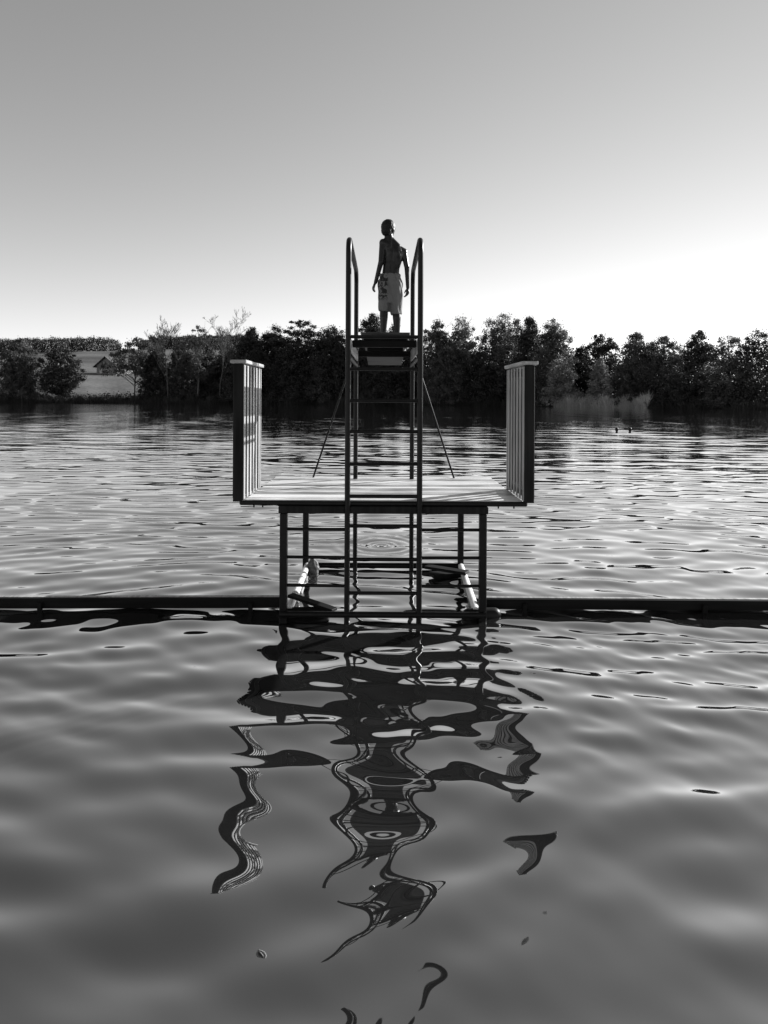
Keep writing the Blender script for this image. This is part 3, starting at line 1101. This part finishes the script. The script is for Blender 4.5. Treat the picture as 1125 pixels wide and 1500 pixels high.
# right of the ladder
T(640, 10, 468, 48, 0.0, 'oval', 'leaf_mid', 'loose grey tree just right of the ladder top', seed=52, bare=6)
T(676, 12, 464, 56, 0.03, 'oval', 'leaf_mid', 'tall tree with feathery bare twigs along its top right of the ladder', seed=53, density=0.9, bare=26, trunk_mat='palebark')
T(655, 3, 508, 54, 0.0, 'broad', 'leaf_mid', 'speckled waterside tree behind the right stay rod', seed=54)
T(700, 4, 515, 44, 0.0, 'broad', 'leaf_dark', 'low dark waterside tree left of the right screen', seed=55)
T(738, 10, 459, 62, 0.0, 'round', 'leaf_mid', 'tallest full-crowned tree rising behind the right screen', seed=56, density=1.1)
T(775, 8, 464, 40, 0.0, 'oval', 'leaf_dark', 'narrow dark tree directly above the right screen cap', seed=57, density=1.2)
T(810, 8, 466, 48, 0.0, 'oval', 'leaf_mid', 'tall tree with lobed crown right of the right screen', seed=58, density=1.05)
T(822, 2.5, 520, 46, 0.0, 'broad', 'leaf_pale', 'pale leafy waterside tree at the left end of the reeds', seed=59)
T(850, 22, 505, 40, 0.0, 'broad', 'leaf_dark', 'low dark tree in the dip of the skyline behind the reeds', seed=60)
T(882, 14, 488, 42, 0.15, 'round', 'leaf_dark', 'round-headed dark tree standing above the pale birch', seed=61, density=1.1)
T(880, 4, 523, 44, 0.0, 'cone', 'leaf_pale', 'pale cone-shaped birch behind the middle of the reeds', name='birch_tree', seed=62)
T(932, 12, 486, 60, 0.0, 'column', 'leaf_mid', 'tall drooping willow-like tree above the right end of the reeds', name='willow_tree', seed=63, density=1.15)
T(973, 12, 491, 52, 0.0, 'round', 'leaf_mid', 'round tree right of the drooping willow-like tree', seed=64, density=1.1)
T(925, 3, 556, 46, 0.0, 'broad', 'leaf_dark', 'low black bush above the right end of the reeds', name='bush', cat='bush', seed=65)
T(985, 2, 552, 60, 0.0, 'broad', 'leaf_dark', 'broad black bush hanging over the water beyond the two swimmers', name='bush', cat='bush', seed=66)
# beyond the edges of the photograph's own frame
T(1022, 8, 482, 58, 0.0, 'broad', 'leaf_dark', 'broad dark tree second from the far right end', seed=67)
T(1068, 8, 489, 56, 0.0, 'round', 'leaf_mid', 'round mid grey tree near the far right end', seed=68)
T(1110, 9, 480, 58, 0.0, 'oval', 'leaf_dark', 'tall dark tree at the far right end of the shore', seed=69)
T(1048, 2, 545, 56, 0.0, 'broad', 'leaf_mid', 'low grey waterside bush near the far right end', name='bush', cat='bush', seed=70)
T(90, 8, 512, 46, 0.10, 'round', 'leaf_dark', 'rounded dark tree on the bank left of the barn', seed=71)
T(30, 7, 500, 56, 0.05, 'broad', 'leaf_mid', 'broad tree at the far left end of the bank', seed=72)


# ------------------------------------------------------------------ masses: undergrowth, reeds, far woods
def mass(name, label, mat, pts, radii, per, size, seed, cat=None):
    rng = np.random.default_rng(seed)
    v, q = leaf_cards(rng, pts, radii, per, size, 0.85)
    o = np_obj(name, v, q, mat)
    return tag(o, label, None, None, 'stuff')


rng = np.random.default_rng(3)
pts, rad = [], []
for px in np.arange(345, 1150, 5.5):
    if 815 < px < 945:
        continue
    for b, h in ((2, 1.0), (9, 2.4), (18, 4.0)):
        x, y = spot(px + rng.uniform(-4, 4), b + rng.uniform(-1.0, 3))
        pts.append(np.array([x, y, gh(x, y) + h * rng.uniform(0.5, 1.2)])); rad.append(rng.uniform(1.4, 2.6))
for px in np.arange(140, 345, 5.0):
    x, y = spot(px + rng.uniform(-4, 4), rng.uniform(2, 9))
    pts.append(np.array([x, y, gh(x, y) + rng.uniform(0.6, 2.2)])); rad.append(rng.uniform(0.9, 2.0))
for px in np.arange(212, 345, 4.0):
    x, y = spot(px + rng.uniform(-4, 4), rng.uniform(9, 22))
    pts.append(np.array([x, y, gh(x, y) + rng.uniform(0.6, 2.2)])); rad.append(rng.uniform(1.2, 2.6))
for px in np.arange(-20, 140, 6.0):
    x, y = spot(px + rng.uniform(-4, 4), rng.uniform(2, 7))
    pts.append(np.array([x, y, gh(x, y) + rng.uniform(0.5, 1.5)])); rad.append(rng.uniform(0.9, 1.8))
mass('undergrowth', 'dark tangled undergrowth along the far bank under the trees', M['leaf_dark'], pts, rad, 90, 0.62, 5)

# a closed wood behind the shore trees
pts, rad = [], []
for px in np.arange(350, 1160, 6.0):
    for b in (26, 34):
        x, y = spot(px, b + rng.uniform(-3, 3))
        top = (584 - (506 if px < 835 else 519) - 9 * math.sin(px * 0.11) - rng.uniform(0, 14)) / 1000.0 * y
        for h in np.arange(1.5, top, 2.6):
            pts.append(np.array([x + rng.normal() * 0.8, y + rng.normal(), gh(x, y) + h])); rad.append(rng.uniform(1.8, 3.0))
mass('woodland', 'dense dark woodland filling the gaps behind the shore trees', M['leaf_dark'], pts, rad, 70, 0.85, 6)

# far wood on the hill, left
pts, rad = [], []
for px in np.arange(206, 372, 2.2):
    for d in (470, 500, 530):
        x, y = spot(px + rng.uniform(-2, 2), d + rng.uniform(-8, 8))
        z = gh(x, y)
        topz = CAM_Z + (584 - (np.interp(px, [205, 214, 222, 345, 372], [512, 500, 495, 492, 492]) + rng.normal() * 1.6)) / 1000 * y
        n = max(2, int((topz - z) / 3.5))
        for k in range(n):
            f = (k + 0.5) / n
            pts.append(np.array([x, y, z + (topz - z) * f])); rad.append(3.6 * (1.15 - 0.75 * f))
mass('hill_wood', 'far wood of pointed trees on top of the pale hill', M['leaf_dark'], pts, rad, 60, 1.05, 8)
pts, rad = [], []
for px in np.arange(-40, 176, 2.6):
    for d in (445, 470):
        x, y = spot(px + rng.uniform(-2, 2), d + rng.uniform(-8, 8))
        z = gh(x, y)
        topz = CAM_Z + (584 - (np.interp(px, [-40, 60, 137, 165, 176], [503, 499, 497, 499, 505]) + rng.normal() * 1.5)) / 1000 * y
        n = max(2, int((topz - z) / 3.5))
        for k in range(n):
            f = (k + 0.5) / n
            pts.append(np.array([x, y, z + (topz - z) * f])); rad.append(3.8 * (1.1 - 0.5 * f))
mass('far_copse', 'dark copse along the hilltop above the barn', M['leaf_dark'], pts, rad, 60, 1.05, 9)


def reeds(name, label, mat, px0, px1, n, depth, h0, h1, seed, lo=-2.2):
    rng = np.random.default_rng(seed)
    px = rng.uniform(px0, px1, n)
    a = np.arctan((px - 563) / 1000.0)
    r = shore_r(a) + rng.uniform(lo, depth, n)
    x, y = r * np.sin(a), r * np.cos(a)
    z = np.maximum(ground_h(x, y), -0.4)
    clump = 0.75 + 0.45 * np.sin(px * 0.31) * np.sin(px * 0.083 + 1.0) + 0.15 * np.sin(px * 1.3)
    h = rng.uniform(h0, h1, n) * clump
    w = rng.uniform(0.03, 0.075, n)
    th = rng.uniform(0, math.pi, n)
    dx, dy = np.cos(th) * w, np.sin(th) * w
    lx, ly = rng.normal(size=n) * 0.28 * h, rng.normal(size=n) * 0.2 * h
    v = np.stack([np.stack([x - dx, y - dy, z], -1), np.stack([x + dx, y + dy, z], -1),
                  np.stack([x + lx + dx * 0.5, y + ly + dy * 0.5, z + h], -1), np.stack([x + lx - dx * 0.5, y + ly - dy * 0.5, z + h], -1)], 1).reshape(-1, 3)
    o = np_obj(name, v, np.arange(len(v)).reshape(-1, 4), mat)
    tag(o, label, None, None, 'stuff')


reeds('reeds', 'pale dry reeds along the right waterside', M['reed'], 812, 948, 26000, 6.0, 0.9, 3.6, 1)
reeds('dark_reeds', 'dark reed fringe along the far waterline', M['reed_dark'], -60, 815, 40000, 3.0, 1.2, 2.6, 2)
reeds('dark_reeds', 'dark reed fringe at the far right waterline', M['reed_dark'], 946, 1200, 7000, 3.0, 1.0, 2.2, 3)


# ------------------------------------------------------------------ farm buildings
def barn(px, behind, w, depth, eave, ridge, label, name, pale=False, rot=0.0):
    x, y = spot(px, behind)
    z = gh(x, y) - 0.6
    root = empty(name, (x, y, z))
    tag(root, label, 'barn')
    rt = Matrix.Translation((x, y, z)) @ Matrix.Rotation(rot, 4, 'Z')
    # gable walls
    m = MB()
    a = w / 2
    P = [(-a, 0, 0), (a, 0, 0), (a, 0, eave), (0, 0, ridge), (-a, 0, eave)]
    vs = [rt @ Vector(p) for p in P] + [rt @ Vector((p[0], depth, p[2])) for p in P]
    m.add(vs, [(0, 1, 2, 3, 4), (9, 8, 7, 6, 5), (0, 5, 6, 1), (1, 6, 7, 2), (4, 9, 5, 0), (2, 7, 8, 3), (3, 8, 9, 4)])
    m.build('wall', M['plaster'] if pale else M['wall'], root)
    m = MB()
    k = (ridge - eave) / a
    for s in (-1, 1):
        o = 1.4
        pr = [(0, ridge + 0.05), (s * (a + o), eave - k * o + 0.05), (s * (a + o), eave - k * o + 0.40), (0, ridge + 0.42)]
        vs = [rt @ Vector((p[0], -1.6, p[1])) for p in pr] + [rt @ Vector((p[0], depth + 1.0, p[1])) for p in pr]
        m.add(vs, [(0, 1, 2, 3), (7, 6, 5, 4), (0, 4, 5, 1), (1, 5, 6, 2), (2, 6, 7, 3), (3, 7, 4, 0)])
    m.build('roof', M['rooftile'], root)
    for (wx, wz, ww, wh, mt) in ((-w * 0.28, 1.6, 1.7, 2.2, 'plaster'), (w * 0.05, 0.6, 2.6, 3.4, 'glass'), (-w * 0.15, eave + 0.7, 1.1, 1.2, 'glass'), (w * 0.15, eave + 0.7, 1.1, 1.2, 'glass')):
        m = MB()
        m.box((wx - ww / 2, -0.12, wz), (wx + ww / 2, -0.004, wz + wh), 0.02, rt)
        m.build('door' if wz < 1 else ('wall_panel' if mt == 'plaster' else 'window'), M[mt], root)


barn(156, 128, 12.5, 16, 5.8, 10.6, 'dark gabled timber barn on the meadow at the left', 'barn', rot=R(-14))
barn(213, 152, 11.0, 18, 3.4, 7.6, 'low dark barn half hidden behind the crooked tree', 'barn', rot=R(-30))

# ------------------------------------------------------------------ world, sun, camera
w = bpy.data.worlds.new('World')
scene.world = w
w.use_nodes = True
t = w.node_tree
t.nodes.clear()
out = t.nodes.new('ShaderNodeOutputWorld')
bg = t.nodes.new('ShaderNodeBackground')
sky = t.nodes.new('ShaderNodeTexSky')
sky.sky_type = 'NISHITA'
sky.sun_disc = False
sky.sun_elevation = SUN_EL
sky.sun_rotation = SUN_AZ
sky.air_density = 1.0
sky.dust_density = 0.0
sky.ozone_density = 1.0
sep = t.nodes.new('ShaderNodeRGBToBW')                # black and white film
t.links.new(sky.outputs[0], sep.inputs[0])
con = t.nodes.new('ShaderNodeMath')                   # a slightly contrasty film
con.operation = 'POWER'
con.inputs[1].default_value = 1.0
t.links.new(sep.outputs[0], con.inputs[0])
t.links.new(con.outputs[0], bg.inputs['Color'])
bg.inputs['Strength'].default_value = 0.086
t.links.new(bg.outputs[0], out.inputs['Surface'])

d = Vector((math.sin(SUN_AZ) * math.cos(SUN_EL), math.cos(SUN_AZ) * math.cos(SUN_EL), math.sin(SUN_EL)))
sl = bpy.data.lights.new('sun', 'SUN')
sl.energy = 5.0
sl.angle = R(0.5)
sl.color = (1.0, 1.0, 1.0)
so = link(bpy.data.objects.new('sun', sl))
so.rotation_euler = d.to_track_quat('Z', 'Y').to_euler()
so.location = d * 60

cam = bpy.data.cameras.new('camera')
cam.sensor_fit = 'HORIZONTAL'
cam.sensor_width = 36.0
cam.lens = 36.0 * 1000.0 / 1125.0
cam.shift_y = -(750 - 584) / 1125.0
cam.clip_start = 0.05
cam.clip_end = 12000
co = link(bpy.data.objects.new('camera', cam))
co.location = (0, 0, CAM_Z)
co.rotation_euler = (Matrix.Rotation(R(90), 4, 'X') @ Matrix.Rotation(R(0.3), 4, 'Z')).to_euler()
scene.camera = co

scene.view_settings.view_transform = 'Standard'
scene.view_settings.look = 'None'
scene.view_settings.exposure = 1.0
scene.view_settings.gamma = 1.0

scene.render.engine = 'CYCLES'
scene.cycles.max_bounces = 8
scene.cycles.use_denoising = True
scene.render.resolution_x = 768
scene.render.resolution_y = 1024
